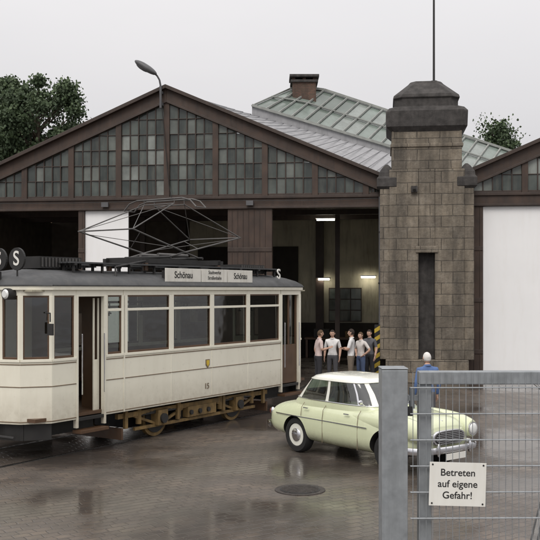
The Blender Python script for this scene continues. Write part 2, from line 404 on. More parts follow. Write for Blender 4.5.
for (x,y,z,l) in [(-2.55,6.4,5.83,.36),(-2.9,10.6,3.45,.25),(-.9,10.6,3.55,.32)]:
    b.box(x-l,x+l,y-.05,y+.05,z,z+.07,'tube'); b.box(x-l-.05,x+l+.05,y-.09,y+.09,z+.072,z+.12,'sign')
b.build('ceiling_lamps',D)
b=MB()
b.box(-3.7,-1.2,9.6,10.4,.8,.88,'wood')
for x in(-3.6,-2.4,-1.3): b.box(x-.05,x+.05,9.65,10.3,0,.799,'wood')
b.box(-5.2,-4.2,9.8,10.6,0,2.1,'greywall'); b.box(-4.68,-4.66,9.78,9.799,.1,2.0,'black')
b.box(-3.3,-2.6,9.8,10.2,.881,1.25,'black'); b.box(-1.9,-1.5,9.8,10.1,.881,1.15,'rust')
b.build('workshop_furniture',D,bevel=.01)
# hazard striped jamb guard
hz=empty('hazard_post',D.matrix_world@Vector((-.42,-.32,0)),D.rotation_euler[2]); b=MB()
b.box(-.09,.09,0,.18,0,1.85,'ink')
for i in range(6):
    z=.12+i*.29; 
    b.prism([(-.092,z),(.092,z+.12),(.092,z+.26),(-.092,z+.14)],-.004,.184,'yellow')
b.build('post',hz)
# roofs (world coords)
b=MB()
Dw=D.matrix_world
def FW(x,z,y=0): return Dw@Vector((x,y,z))
rf=[FW(0.1,rake(0)+.02,.2),FW(AX,AZ+.03,.2),(-3.3,44,12.25),(7.0,44,9.35)]
b.add(rf,[(0,1,2,3)],'zinc')
rl=[FW(AX,AZ+.03,.2),FW(-16.3,rake(-16.3)+.03,.2),(-14.5,45,8.0),(-3.3,44,12.25)]
b.add(rl,[(0,1,2,3)],'zinc')
for i in range(1,26):
    t=i/26; p=Vector(rf[0]).lerp(Vector(rf[1]),t)+Vector((0,0,.015)); q=Vector(rf[3]).lerp(Vector(rf[2]),t)+Vector((0,0,.015))
    b.beam(p,q,.03,.03,'zinc')
b.build('roof_sheets',D,world=True)
b=MB()
def rk2(x): return 10.35-SL*abs(x-10.6)
for xa,xb in((2.4,10.6),(17,10.6)):
    b.add([Vector((xa,.2,rk2(xa)+.02)),Vector((xb,.2,rk2(xb)+.02)),Vector((xb,30,rk2(xb)+.02)),Vector((xa,30,rk2(xa)+.02))],[(0,1,2,3)],'zinc')
b.build('second_roof_sheets',D)
# skylight
b=MB()
LL,UL=Vector((-.88,44,11.95)),Vector((1.04,47,13.45)); UM=Vector((2.6,47,13.45)); UR=Vector((14.5,47,9.55)); LR=Vector((12.9,44,7.85))
def upper(t):
    return UM.lerp(UR,(t-.12)/.88) if t>.12 else UL.lerp(UM,t/.12)
n=22
for i in range(n):
    t0,t1=i/n,(i+1)/n
    a,c=LL.lerp(LR,t0),LL.lerp(LR,t1); d,e=upper(t0),upper(t1)
    for j in range(2):
        s0,s1=j/2,(j+1)/2
        b.add([a.lerp(d,s0),c.lerp(e,s0),c.lerp(e,s1),a.lerp(d,s1)],[(0,1,2,3)],'sky%d'%random.randrange(3))
    b.beam(a+Vector((0,-.05,.05)),d+Vector((0,-.05,.05)),.07,.08,'mull')
for s in(0,.5,1):
    for i in range(n):
        t0,t1=i/n,(i+1)/n
        b.beam(LL.lerp(LR,t0).lerp(upper(t0),s)+Vector((0,-.06,.07)),LL.lerp(LR,t1).lerp(upper(t1),s)+Vector((0,-.06,.07)),.12,.12 if s!=.5 else .06,'mull')
BL,BR=Vector((-.5,52,11.3)),Vector((13.5,52,7.6))
b.add([UL,UM,UR,BR,BL],[(0,1,2,3,4)],'zinc'); b.add([LL,UL,BL],[(0,1,2)],'zinc')
b.add([LL,BL,BL-Vector((0,0,5)),LL-Vector((0,0,5))],[(0,1,2,3)],'brown')
b.add([LL,LR,LR-Vector((0,0,1.6)),LL-Vector((0,0,1.6))],[(0,1,2,3)],'zinc')
b.build('skylight_roof',D,world=True)
b=MB()
b.box(1.15,2.35,45.9,47.1,11.5,13.6,'brick'); b.box(1.05,2.45,45.8,47.2,13.601,13.72,'stonedark')
for x in(1.22,1.75,2.28): b.box(x-.08,x+.08,46.0,47,13.721,13.86,'brick')
b.box(1.0,2.5,45.75,47.25,13.861,13.98,'stonedark')
b.build('chimney',D,world=True)

# distant house left
H=empty('house',(-19,60,0)); b=MB()
b.box(-6,2.2,0,10,0,11.4,'plaster'); b.prism([(-6.4,11.4),(2.6,11.4),(-1.5,12.9)],-.3,10,'rooftile')
for i in range(4):
    for z in(2,5,8.2): b.box(-5+i*1.8,-4.1+i*1.8,-.03,.02,z,z+1.5,'pane0')
b.build('house_walls',H)

# ------------------------------------------------------------ stone gate pillar
P=empty('stone_pillar',D.matrix_world@Vector((1.17,0,0)),D.rotation_euler[2])
b=MB()
yo=-.85
b.box(-1.32,1.32,yo-.10,1.3,0,.75,'stone')
b.box(-1.20,-.26,yo,1.2,.751,6.9,'stone'); b.box(.26,1.20,yo,1.2,.751,6.9,'stone')
b.box(-.26,.26,yo+.35,1.2,.751,4.25,'stonedark'); b.box(-.26,.26,yo,1.2,4.251,6.9,'stone')
b.box(-.36,.36,yo-.05,yo-.001,4.2,4.42,'stone')
b.box(-1.12,1.12,yo+.05,1.15,6.901,8.15,'stone')
b.box(-1.16,1.16,yo-.0+.01,1.19,7.62,7.74,'stone')
b.build('shaft',P,bevel=.03)
b=MB()
def oct(hw,z,ch,cy=.17):
    hy=hw*.86
    return [(-hw+ch,cy-hy,z),(hw-ch,cy-hy,z),(hw,cy-hy+ch,z),(hw,cy+hy-ch,z),(hw-ch,cy+hy,z),(-hw+ch,cy+hy,z),(-hw,cy+hy-ch,z),(-hw,cy-hy+ch,z)]
b.loft([oct(1.13,8.12,.1),oct(1.29,8.28,.12),oct(1.31,8.78,.14),oct(1.2,8.92,.2),oct(1.02,8.95,.25),oct(1.02,9.22,.25),oct(1.08,9.25,.25),oct(1.05,9.36,.28),oct(.58,9.78,.2),oct(.50,9.88,.2)],'stonedark')
b.build('cap',P,bevel=.03)
b=MB()
for sx in(-1,1):
    x=sx*1.28
    b.box(x-.22,x+.22,yo+.05,.9,.75,6.28,'stone')
    c=[]
    for hw,z in((.24,6.281),(.32,6.36),(.32,6.62),(.26,6.70),(.25,6.82),(.12,7.02),(.04,7.1)):
        c.append([(x-hw,yo+.30-hw,z),(x+hw,yo+.30-hw,z),(x+hw,yo+.30+hw,z),(x-hw,yo+.30+hw,z)])
    b.loft(c,'stonedark')
b.build('flanking_buttresses',P,bevel=.02)
b=MB(); b.box(-.5,-.3,yo-.12,yo,6.15,6.35,'stonedark'); b.cyl((-.4,yo-.12,6.25),(-.4,yo-.2,6.2),.05,'black'); b.build('bracket',P)
ms=empty('antenna_mast',P.matrix_world@Vector((.28,.17,9.84))); b=MB()
b.cyl((0,0,0),(0,0,5.2),.04,'black',.03); b.cyl((0,0,-.02),(0,0,.12),.12,'black'); b.build('pole',ms,smooth=40)

# street lamp on the gable
SLm=empty('street_lamp',Dw@Vector((-7.75,-.3,9.2)),D.rotation_euler[2]); b=MB()
b.cyl((0,0,0),(0,0,.75),.045,'lampgrey')
b.tube([Vector((0,0,.75)),Vector((-.03,-.04,.95)),Vector((-.10,-.08,1.08)),Vector((-.22,-.1,1.2))],.032,'lampgrey')
T=Matrix.Translation((-.48,-.15,1.36))@Euler((0,R(33),0)).to_matrix().to_4x4()
b.ell((0,0,0),(.46,.17,.12),'lampgrey',T=T); b.ell((-.08,0,-.05),(.28,.12,.10),'lampgrey',T=T)
b.box(-.06,.06,.05,.3,.1,.2,'lampgrey'); b.box(-.06,.06,.05,.3,.5,.58,'lampgrey')
b.build('lamp',SLm,smooth=40)
# ------------------------------------------------------------ tram
T0=empty('tram',TA,math.atan2(td.y,td.x))
W=2.1; Z0,ZS,ZT,ZR=.66,1.74,2.90,3.02
outline=[(-1.72,0),(-2.14,.34),(-2.26,.72),(-2.26,1.38),(-2.14,1.76),(-1.72,W),(6.62,W),(7.02,1.76),(7.12,1.38),(7.12,.72),(7.02,.34),(6.62,0)]
b=MB()
def sbox(p,q,z0,z1,k,th=.05,out=0.0,e0=0,e1=0):
    p=Vector((p[0],p[1],0));q=Vector((q[0],q[1],0));d=(q-p).normalized();n=Vector((d.y,-d.x,0))
    p=p-d*e0; q=q+d*e1
    c=Vector((2.4,1.05,0)); 
    if (p-c).dot(n)<0: n=-n
    a0,a1=p+n*out,q+n*out; b0,b1=p+n*(out-th),q+n*(out-th)
    vs=[(v.x,v.y,z) for z in(z0,z1) for v in(a0,a1,b1,b0)]
    b.add(vs,[(0,3,2,1),(4,5,6,7),(0,1,5,4),(1,2,6,5),(2,3,7,6),(3,0,4,7)],k)
def panelled(p,q,win=True,zs=ZS,transom=None):
    sbox(p,q,Z0,zs,'cream'); sbox(p,q,zs,zs+.05,'cream',.07,.02)
    sbox(p,q,ZT,ZR,'cream')
    sbox(p,q,1.30,1.318,'creamline',.01,.008); sbox(p,q,Z0+.03,Z0+.05,'creamline',.01,.008)
    sbox(p,q,zs-.05,zs-.03,'creamline',.01,.008)
    P=Vector(p);Q=Vector(q);d=(Q-P).normalized();l=(Q-P).length
    pw=.05
    for a in((P,P+d*pw),(Q-d*pw,Q)): sbox(a[0],a[1],zs+.05,ZT,'cream',.06,.006)
    sbox(P+d*pw,Q-d*pw,zs+.05,zs+.09,'wood',.03,-.01); sbox(P+d*pw,Q-d*pw,ZT-.03,ZT,'wood',.03,-.01)
    for a in((P+d*pw,P+d*(pw+.025)),(Q-d*(pw+.025),Q-d*pw)): sbox(a[0],a[1],zs+.09,ZT-.03,'wood',.03,-.01)
    if transom: sbox(P+d*pw,Q-d*pw,transom,transom+.05,'cream',.05,.002)
    glass.append((P+d*pw,Q-d*pw,zs+.05,ZT))
glass=[]
for i in range(0,5): panelled(outline[i],outline[i+1])
for i in range(6,11): panelled(outline[i],outline[i+1])
for y,fl in((0,1),(W,0)):
    panelled((-1.72,y),(-1.14,y))
    panelled((-.38,y),(.10,y),transom=2.60)
    xs=[.14,1.535,2.915,4.295,5.68]
    for a,c in zip(xs,xs[1:]): panelled((a,y),(c,y),transom=2.60)
    sbox((.10,y),(.14,y),Z0,ZR,'cream',.05,.01)
    for a in xs: sbox((a-.07,y),(a+.07,y),ZS+.05,ZT,'cream',.055,.010)
    for a in xs[1:-1]: sbox((a-.015,y),(a+.015,y),Z0+.06,ZS-.06,'cream',.02,.006)
    for d0,d1 in((-1.14,-.38),(5.70,6.56)):
        sbox((d0,y),(d1,y),ZT-.02,ZR,'cream',.05,.004)
        sbox((d0,y),(d0+.05,y),.5,ZT,'cream',.09,.012); sbox((d1-.05,y),(d1,y),.5,ZT,'cream',.09,.012)
        sbox((d0+.02,y),(d1-.02,y),.40,.46,'wood',.22,.10)
        sbox((d0+.02,y),(d1-.02,y),.62,.68,'black',.3,0)
        if y==0:
            b.cyl((d0+.10,-.05,1.1),(d0+.10,-.05,2.2),.012,'chrome'); b.cyl((d1-.09,-.05,1.1),(d1-.09,-.05,2.2),.012,'chrome')
        else:
            sbox((d0,y),(d1,y),.66,2.9,'cream',.03,-.06)
    sbox((6.56,y),(6.62,y),Z0,ZR,'cream')
sbox((5.75,0),(6.51,0),.7,1.65,'wood',.04,-.05)
for a in(5.75,6.11,6.45): sbox((a,0),(a+.06,0),1.65,2.88,'wood',.04,-.05)
glass.append((Vector((5.75,.07)),Vector((6.51,.07)),1.65,2.88))
sbox((-.58,0),(-.43,0),.7,1.7,'cream',.03,-.12); sbox((-.58,0),(-.55,0),1.7,2.85,'cream',.03,-.12); sbox((-.46,0),(-.43,0),1.7,2.85,'cream',.03,-.12)
for i in range(12):
    p,q=outline[i],outline[(i+1)%12]
    sbox(p,q,ZR-.02,ZR+.05,'cream',.10,.05,.015,.015)
    sbox(p,q,ZR+.051,ZR+.075,'tramroof',.12,.07,.02,.02)
for i in list(range(0,5))+list(range(6,11)): sbox(outline[i],outline[i+1],.36,.65,'black',.04,-.10)
b.build('body_panels',T0,bevel=.006)
gb=MB()
rg_=random.Random(4)
for P_,Q_,z0,z1 in glass:
    d=(Q_-P_).normalized(); n=Vector((d.y,-d.x)); mid=(P_+Q_)/2
    if (mid-Vector((2.4,1.05))).dot(n)<0:n=-n
    a=P_-n*(.035+rg_.uniform(0,.008));c=Q_-n*(.035+rg_.uniform(0,.008)); e=n*rg_.uniform(-.006,.006)
    gb.add([(a.x,a.y,z0),(c.x,c.y,z0),(c.x+e.x,c.y+e.y,z1),(a.x+e.x,a.y+e.y,z1)],[(0,1,2,3)],'wglass')
gb.build('window_glass',T0)
b=MB()
b.box(-2.05,6.9,.06,2.04,.70,.76,'wood')
for x in(-.36,5.66):
    b.box(x,x+.04,.06,.65,.76,2.9,'wood'); b.box(x,x+.04,1.45,2.04,.76,2.9,'wood'); b.box(x,x+.04,.65,1.45,2.55,2.9,'wood')
for y0,y1 in((.08,.50),(1.60,2.02)):
    b.box(-.2,5.6,y0,y1,1.12,1.2,'wood')
    b.box(-.2,5.6,y0 if y0<1 else y1-.05,(y0 if y0<1 else y1-.05)+.05,.8,1.72,'wood')
b.box(-2.1,6.95,.08,2.02,2.97,3.0,'beige')
for y in(.6,1.5): b.cyl((-.3,y,2.75),(5.6,y,2.75),.015,'chrome')
for x in[.3+i*.5 for i in range(11)]:
    for y in(.6,1.5): b.box(x-.012,x+.012,y-.004,y+.004,2.52,2.74,'black'); b.box(x-.05,x+.05,y-.008,y+.008,2.49,2.519,'black')
b.cyl((-1.95,1.0,.76),(-1.95,1.0,1.7),.13,'black'); b.cyl((-1.95,1.0,1.7),(-1.95,1.0,1.78),.17,'chrome')
b.build('interior',T0)
b=MB()
def ring(ins,z,insx=None):
    insx=ins if insx is None else insx
    out=[]
    L0,L1=-2.26,7.12; cx=(L0+L1)/2
    for x,y in outline:
        sy=(1.05-ins)/1.05; sx=((L1-L0)/2-insx)/((L1-L0)/2)
        out.append((cx+(x-cx)*sx,1.05+(y-1.05)*sy,z))
    return out
b.loft([ring(-.06,3.076),ring(-.03,3.13),ring(.10,3.22),ring(.28,3.29),ring(.5,3.345,.45),ring(.75,3.38,.7)],'tramroof')
b.build('roof',T0,smooth=30)
b=MB()
for y in(.42,.54,.66,1.44,1.56,1.68): b.box(-.9,6.1,y-.05,y+.05,3.50,3.53,'tramroof')
for x in [ -.8+i*.76 for i in range(10)]:
    for y in(.55,1.55): b.box(x-.03,x+.03,y-.2,y+.2,3.46,3.499,'black'); b.box(x-.02,x+.02,y-.15,y-.11,3.2,3.46,'black'); b.box(x-.02,x+.02,y+.11,y+.15,3.25,3.46,'black')
for x0 in(-1.35,5.0):
    b.box(x0,x0+1.05,.72,1.38,3.40,3.62,'black')
    for i in range(12): b.box(x0+.04+i*.085,x0+.07+i*.085,.70,1.40,3.43,3.60,'steel')
b.box(1.2,4.0,.5,.58,3.56,3.66,'black'); b.box(1.2,4.0,1.52,1.60,3.56,3.66,'black')
b.box(1.3,1.4,.5,1.6,3.56,3.68,'black'); b.box(3.8,3.9,.5,1.6,3.56,3.68,'black')
for x in(1.35,3.85):
    for y in(.54,1.56): b.cyl((x,y,3.4),(x,y,3.56),.06,'wood')
b.tube([Vector((.1,.2,3.2)),Vector((.2,.3,3.45)),Vector((1.3,.5,3.6))],.02,'black')
b.build('roof_equipment',T0)
# pantograph
b=MB()
cxp=2.55
for y0,yk,yt in((.50,.30,.62),(1.60,1.80,1.48)):
    for sx in(-1,1):
        base=Vector((cxp-sx*.55,y0,3.70)); knee=Vector((cxp+sx*1.85,yk,4.22)); top=Vector((cxp+sx*.18,yt,4.88))
        b.cyl(base,knee,.020,'steel',.015); b.cyl(knee,top,.014,'steel',.011)
for sx in(-1,1):
    b.cyl((cxp+sx*1.85,.28,4.22),(cxp+sx*1.85,1.82,4.22),.015,'steel')
    b.cyl((cxp-sx*.55,.40,3.70),(cxp-sx*.55,1.70,3.70),.03,'black')
    k0=Vector((cxp+sx*1.85,.30,4.22));k1=Vector((cxp+sx*1.85,1.80,4.22));t0=Vector((cxp+sx*.18,.62,4.88));t1=Vector((cxp+sx*.18,1.48,4.88))
    b.cyl(k0,t1,.007,'steel'); b.cyl(k1,t0,.007,'steel')
    b0=Vector((cxp-sx*.55,.5,3.7));b1=Vector((cxp-sx*.55,1.6,3.7)); b.cyl(b0.lerp(k0,.4),b1.lerp(k1,.9),.007,'steel'); b.cyl(b1.lerp(k1,.4),b0.lerp(k0,.9),.007,'steel')
    b.cyl((cxp+sx*.18,.62,4.88),(cxp+sx*.18,1.48,4.88),.013,'steel')
    x=cxp+sx*.17
    b.tube([Vector((x,.02,4.78)),Vector((x,.18,4.93)),Vector((x,.4,4.99)),Vector((x,1.7,4.99)),Vector((x,1.92,4.93)),Vector((x,2.08,4.78))],.016,'steel')
    for y in(.62,1.48): b.cyl((x,y,4.88),(x,y,4.99),.010,'steel')
b.tube([Vector((cxp-.17,.02,4.78)),Vector((cxp+.17,.02,4.78))],.010,'steel');b.tube([Vector((cxp-.17,2.08,4.78)),Vector((cxp+.17,2.08,4.78))],.010,'steel')
for y in(.8,1.3): b.cyl((cxp-.5,y,3.76),(cxp+.5,y,3.76),.04,'steel')
b.build('pantograph',T0,smooth=40)
b=MB()
for x0,x1 in((1.38,2.55),(2.58,3.5),(3.53,4.5)):
    b.box(x0,x1,.02,.045,3.17,3.45,'signtram')
    for x in(x0+.1,x1-.1): b.box(x-.015,x+.015,.046,.20,3.15,3.40,'black')
b.build('route_boards',T0,bevel=.004)
text('route_text','Schönau',.20,(1.96,.017,3.31),(R(90),0,0),'ink',T0,sx=.9); text('route_text','Schönau',.19,(4.02,.017,3.31),(R(90),0,0),'ink',T0,sx=.82)
for z,s in((3.38,'Stadtwerke'),(3.26,'Straßenbahn')): text('route_text',s,.11,(3.04,.017,z),(R(90),0,0),'ink',T0,sx=.9,bold=0)
fr=(R(90),0,R(-90))
b=MB()
for y in(.55,1.02): b.cyl((-2.02,y,3.15),(-2.02,y,3.38),.015,'black'); b.cyl((-2.04,y,3.545),(-2.0,y,3.545),.20,'black',n=28)
b.build('letter_plates',T0)
for y in(.55,1.02): text('route_letter','S',.36,(-2.046,y,3.545),fr,'sign',T0)
text('route_letter','S',.34,(5.75,.1,3.38),(R(90),0,0),'sign',T0,ext=.01)
text('fleet_number','15',.17,(2.72,-.012,.92),(R(90),0,0),'creamline',T0)
text('fleet_number','15',.26,(-2.275,1.0,1.06),fr,'creamline',T0)
b=MB()
b.prism([(2.68,1.50),(2.82,1.50),(2.82,1.38),(2.75,1.31),(2.68,1.38)],-.012,-.002,'creamline'); 
b.prism([(2.70,1.48),(2.80,1.48),(2.80,1.40),(2.75,1.34),(2.70,1.40)],-.016,-.013,'yellow')
b.build('city_crest',T0)
b=MB()
for (x,y,z,r) in((-2.27,.50,2.93,.10),(-2.27,1.60,2.93,.10),(-2.33,1.05,1.42,.14)):
    b.cyl((x+.10,y,z),(x-.06,y,z),r,'black',n=20); b.cyl((x-.0601,y,z),(x-.085,y,z),r*.85,'lens',r*.6,n=20)
b.box(-2.40,-2.2,.75,1.35,3.06,3.32,'black'); b.box(-2.405,-2.40,.80,1.30,3.1,3.28,'sign')
b.box(-2.42,-2.26,.85,1.25,.50,.62,'black'); b.cyl((-2.6,1.05,.56),(-2.3,1.05,.56),.06,'black')
b.cyl((-2.3,.3,.45),(-2.3,1.8,.45),.03,'black')
b.tube([Vector((-1.9,-.03,2.6)),Vector((-1.95,-.2,2.6)),Vector((-1.95,-.2,2.45))],.012,'black'); b.box(-1.97,-1.93,-.27,-.15,2.22,2.42,'black')
b.build('lamps_and_coupler',T0,smooth=35)
# truck
b=MB()
for y in(.18,1.92):
    b.box(.1,5.3,y-.04,y+.04,.50,.60,'rust'); b.box(.6,4.8,y-.03,y+.03,.22,.28,'rust')
    for x in(1.35,4.05):
        b.box(x-.15,x+.15,y-.12,y+.10,.26,.56,'rust'); b.cyl((x,y-.12,.39),(x,y-.17,.39),.10,'black',n=16)
        for i in range(5): b.box(x-.65+i*.11,x+.65-i*.11,y-.05,y+.05,.50+.012*i,.512+.012*i,'black')
        for dx in(-.62,.62): b.cyl((x+dx,y,.34),(x+dx,y,.64),.06,'rust',n=12)
        b.beam((x-.15,y,.3),(x-.75,y,.5),.05,.05,'rust'); b.beam((x+.15,y,.3),(x+.75,y,.5),.05,.05,'rust')
for x in(1.35,4.05):
    b.cyl((x,.18,.39),(x,1.92,.39),.06,'black')
    for y in(.28,1.72): b.cyl((x,y,.39),(x,y+.10,.39),.385,'rust',n=28); b.cyl((x,y-.001,.39),(x,y-.02,.39),.31,'black',n=28); b.cyl((x,y-.021,.39),(x,y-.05,.39),.10,'rust',n=16)
    b.box(x-.5,x+.5,.6,1.5,.2,.62,'black')
b.box(2.1,3.3,.25,.75,.25,.6,'black'); b.box(2.2,3.2,.10,.24,.30,.52,'rust')
b.box(-1.4,-.2,.5,1.6,.35,.64,'black'); b.box(5.3,6.6,.3,1.8,.35,.64,'black')
b.box(.15,.20,.1,2.0,.10,.32,'wood'); b.box(5.2,5.25,.1,2.0,.10,.32,'wood')
for x in(.3,1.9,3.5,5.1): b.box(x-.04,x+.04,.10,.16,.3,.66,'rust')
for x in(2.3,2.6,2.9): b.cyl((x,.06,.40),(x,.10,.40),.05,'black',n=12)
b.build('truck',T0)

# ------------------------------------------------------------ car
C=empty('parked_car',(.462,17.81,0),math.atan2(-.788,.616))
def srect(x0,x1,hw,z,n=64,e=4.0,cy=0):
    cx=(x0+x1)/2;hx=(x1-x0)/2; K=1440; P_=[]
    for i in range(K+1):
        a=2*math.pi*i/K; c,s_=math.cos(a),math.sin(a)
        P_.append((cx+hx*math.copysign(abs(c)**(2/e),c),cy+hw*math.copysign(abs(s_)**(2/e),s_)))
    L=[0]
    for p,q in zip(P_,P_[1:]): L.append(L[-1]+math.hypot(q[0]-p[0],q[1]-p[1]))
    out=[];k=0
    for i in range(n):
        t=L[-1]*i/n
        while L[k+1]<t: k+=1
        u=(t-L[k])/max(1e-9,L[k+1]-L[k]); out.append((P_[k][0]*(1-u)+P_[k+1][0]*u,P_[k][1]*(1-u)+P_[k+1][1]*u,z))
    return out
def section(x,hw,zb,zt,n=56):
    out=[];zc=zb+(zt-zb)*.5
    for i in range(n):
        a=2*math.pi*i/n;c,s_=math.cos(a),math.sin(a)
        y=hw*math.copysign(abs(c)**.45,c); h=(zt-zc) if s_>0 else (zc-zb)
        z=zc+h*math.copysign(abs(s_)**.55,s_)
        if s_>0: y*=1-.10*abs(s_)
        out.append((x,y,z))
    return out
st=[(0.0,.40,.44,.66),(.03,.54,.37,.74),(.10,.63,.31,.80),(.25,.69,.27,.86),(.5,.72,.24,.91),(.9,.745,.22,.965),(1.4,.755,.21,.99),(2.0,.76,.20,1.0),(2.55,.76,.21,1.0),(2.9,.755,.21,.985),(3.25,.735,.23,.96),(3.55,.70,.26,.925),(3.75,.64,.30,.885),(3.88,.55,.35,.83),(3.94,.46,.40,.77)]
def cr(p0,p1,p2,p3,t): return .5*((2*p1)+(-p0+p2)*t+(2*p0-5*p1+4*p2-p3)*t*t+(-p0+3*p1-3*p2+p3)*t**3)
st2=[]
for i in range(len(st)-1):
    q=[st[max(i-1,0)],st[i],st[i+1],st[min(i+2,len(st)-1)]]
    for k in range(3): st2.append(tuple(cr(q[0][j],q[1][j],q[2][j],q[3][j],k/3) for j in range(4)))
st2.append(st[-1])
b=MB(); b.loft([section(*s) for s in st2],'green')
body=b.build('body',C,smooth=40)
cut=MB()
WX=(.92,3.27)
for x in WX:
    for sy in(-1,1): cut.cyl((x,sy*.45,.33),(x,sy*1.0,.33),.375 if x>2 else .350,'black',n=48)
co_=cut.build('arch_cutter',C); 
bpy.context.view_layer.update()
bm_=body.modifiers.new('b','BOOLEAN'); bm_.object=co_; bm_.solver='EXACT'
try: bm_.material_mode='TRANSFER'
except Exception: pass
dg=bpy.context.evaluated_depsgraph_get(); nm=bpy.data.meshes.new_from_object(body.evaluated_get(dg)); body.modifiers.clear(); body.data=nm
bpy.data.objects.remove(co_)
body.data.set_sharp_from_angle(angle=R(40))
b=MB()
def fender(sy):
    rings=[]
    for x,r,zc,yy in((1.5,.10,.72,.56),(2.0,.12,.745,.575),(2.4,.14,.765,.585),(2.8,.155,.775,.588),(3.1,.168,.77,.588),(3.4,.177,.755,.587),(3.65,.175,.735,.586),(3.82,.163,.715,.585),(3.93,.145,.70,.585),(3.99,.125,.69,.585)):
        rings.append([(x,sy*yy+r*.95*math.cos(2*math.pi*i/24),zc+r*1.08*math.sin(2*math.pi*i/24)) for i in range(24)])
    b.loft(rings,'green')
    b.cyl((3.985,sy*.585,.69),(4.01,sy*.585,.69),.115,'chrome',n=24); b.ell((4.008,sy*.585,.69),(.035,.095,.095),'lens')
    b.ell((.05,sy*.575,.67),(.045,.035,.06),'redlens'); b.ell((.075,sy*.575,.67),(.045,.045,.075),'chrome')
    b.cyl((3.93,sy*.50,.50),(3.99,sy*.50,.50),.035,'lens',n=14)
for sy in(-1,1): fender(sy)
b.build('front_fenders',C,smooth=50)
levels=[(.52,3.00,.655,.87),(.60,2.92,.655,.96),(.66,2.86,.648,1.005),(.84,2.68,.607,1.20),(1.01,2.46,.565,1.37),(1.03,2.44,.562,1.395),(1.10,2.36,.530,1.435),(1.28,2.15,.42,1.475),(1.5,1.95,.25,1.492)]
n=160
RB=srect(*levels[2][:3],levels[2][3],n)
def cabk(i,j):
    if i<2: return 'green'
    if i>=4: return 'roofcream'
    x0,x1,hw,z=levels[2]; p=RB[j]; q=RB[(j+1)%n]
    mx=(p[0]+q[0])/2; my=(p[1]+q[1])/2; xn=(mx-(x0+x1)/2)/((x1-x0)/2); yn=abs(my/hw)
    if .90<xn<.955 and yn>.6 : return 'roofcream'
    if -.93<xn<-.74 and yn>.6 : return 'roofcream'
    if yn>.9 and abs(mx-1.72)<.04: return 'roofcream'
    if yn>.9 and abs(mx-2.52)<.012: return 'chrome'
    return 'cglass'
b=MB(); b.loft([srect(*l[:3],l[3],n) for l in levels],cabk,caps=False)
b.f.append([len(b.v)-n+i for i in range(n)]); b.m.append(b.mi('roofcream'))
belt=srect(.655,2.865,.652,1.012,n)
for i in range(n): b.cyl(belt[i],belt[(i+1)%n],.009,'chrome',n=6,caps=False)
gut=srect(1.005,2.465,.572,1.378,n)
for i in range(n): b.cyl(gut[i],gut[(i+1)%n],.008,'roofcream',n=6,caps=False)
b.build('cabin',C,smooth=40)
b=MB()
b.box(1.0,1.15,-.5,.5,.95,1.18,'seat'); b.box(1.75,1.9,-.5,-.06,.95,1.2,'seat'); b.box(1.75,1.9,.06,.5,.95,1.2,'seat'); b.box(2.4,2.55,-.5,.5,.95,1.06,'seat')
b.build('seats',C,bevel=.03)
b=MB()
rgw=[]
for i in range(20):
    a=2*math.pi*i/20; rgw.append(Vector((2.25+.08*math.sin(a)*.5,.28+.17*math.cos(a),1.10+.15*math.sin(a))))
for i in range(20): b.cyl(rgw[i],rgw[(i+1)%20],.012,'ink',n=6)
b.build('steering_wheel',C)
b=MB()
for x in WX:
    for sy in(-1,1):
        y0=sy*.50;y1=sy*.70
        rg=[]
        for yy,r in((y0,.24),(y0,.30),(y0+sy*.03,.325),(y1-sy*.04,.325),(y1,.30),(y1+sy*.005,.22),(y1-sy*.02,.21)):
            rg.append([(x+r*math.cos(2*math.pi*i/36),yy,.325+r*math.sin(2*math.pi*i/36)) for i in range(36)])
        b.loft(rg,'rubber')
        b.cyl((x,y1-sy*.021,.325),(x,y1-sy*.012,.325),.205,'roofcream',n=32)
        b.ell((x,y1-sy*.008,.325),(.125,.035,.125),'chrome')
    b.cyl((x,-.5,.325),(x,.5,.325),.04,'black')
b.build('wheels',C,smooth=35)
b=MB()
def bumper(xs,z,sgn):
    rr=[]
    for i in range(25):
        y=-.78+1.56*i/24; t=abs(y)/.78; xx=xs-sgn*(.10*t**2+(.22*(t-.82)/.18 if t>.82 else 0))
        rr.append([(xx+sgn*ox,y,z+oz) for ox,oz in((-.012,-.055),(.012,-.04),(.02,0),(.012,.04),(-.012,.055),(-.02,0))])
    b.loft(rr,'chrome')
    for y in(-.38,.38): b.ell((xs+sgn*.0,y,z+.02),(.04,.03,.11),'chrome',10,8)
    for y in(-.35,.35): b.box(xs-sgn*.03,xs-sgn*.25,y-.02,y+.02,z-.02,z+.02,'black')
bumper(4.10,.42,1); bumper(-.07,.44,-1)
rg=[]
for x,s_ in((3.88,1.0),(3.985,1.0),(4.0,.94)):
    rg.append([(x,.40*s_*math.copysign(abs(math.cos(a))**.6,math.cos(a)),.60+.125*s_*math.copysign(abs(math.sin(a))**.7,math.sin(a))) for a in[2*math.pi*i/36 for i in range(36)]])
b.loft(rg,'chrome')
b.loft([[(4.001,p[1]*.93,.60+(p[2]-.60)*.88) for p in rg[2]],[(4.006,p[1]*.92,.60+(p[2]-.60)*.86) for p in rg[2]]],'black')
for i in range(-3,4): 
    hw=.34*math.sqrt(max(.1,1-(i/4.2)**2)); b.box(4.0,4.02,-hw,hw,.60+i*.028-.005,.60+i*.028+.005,'chrome')
b.box(4.13,4.14,-.24,.24,.27,.37,'sign')
b.box(-.03,-.015,-.22,.22,.54,.65,'sign')
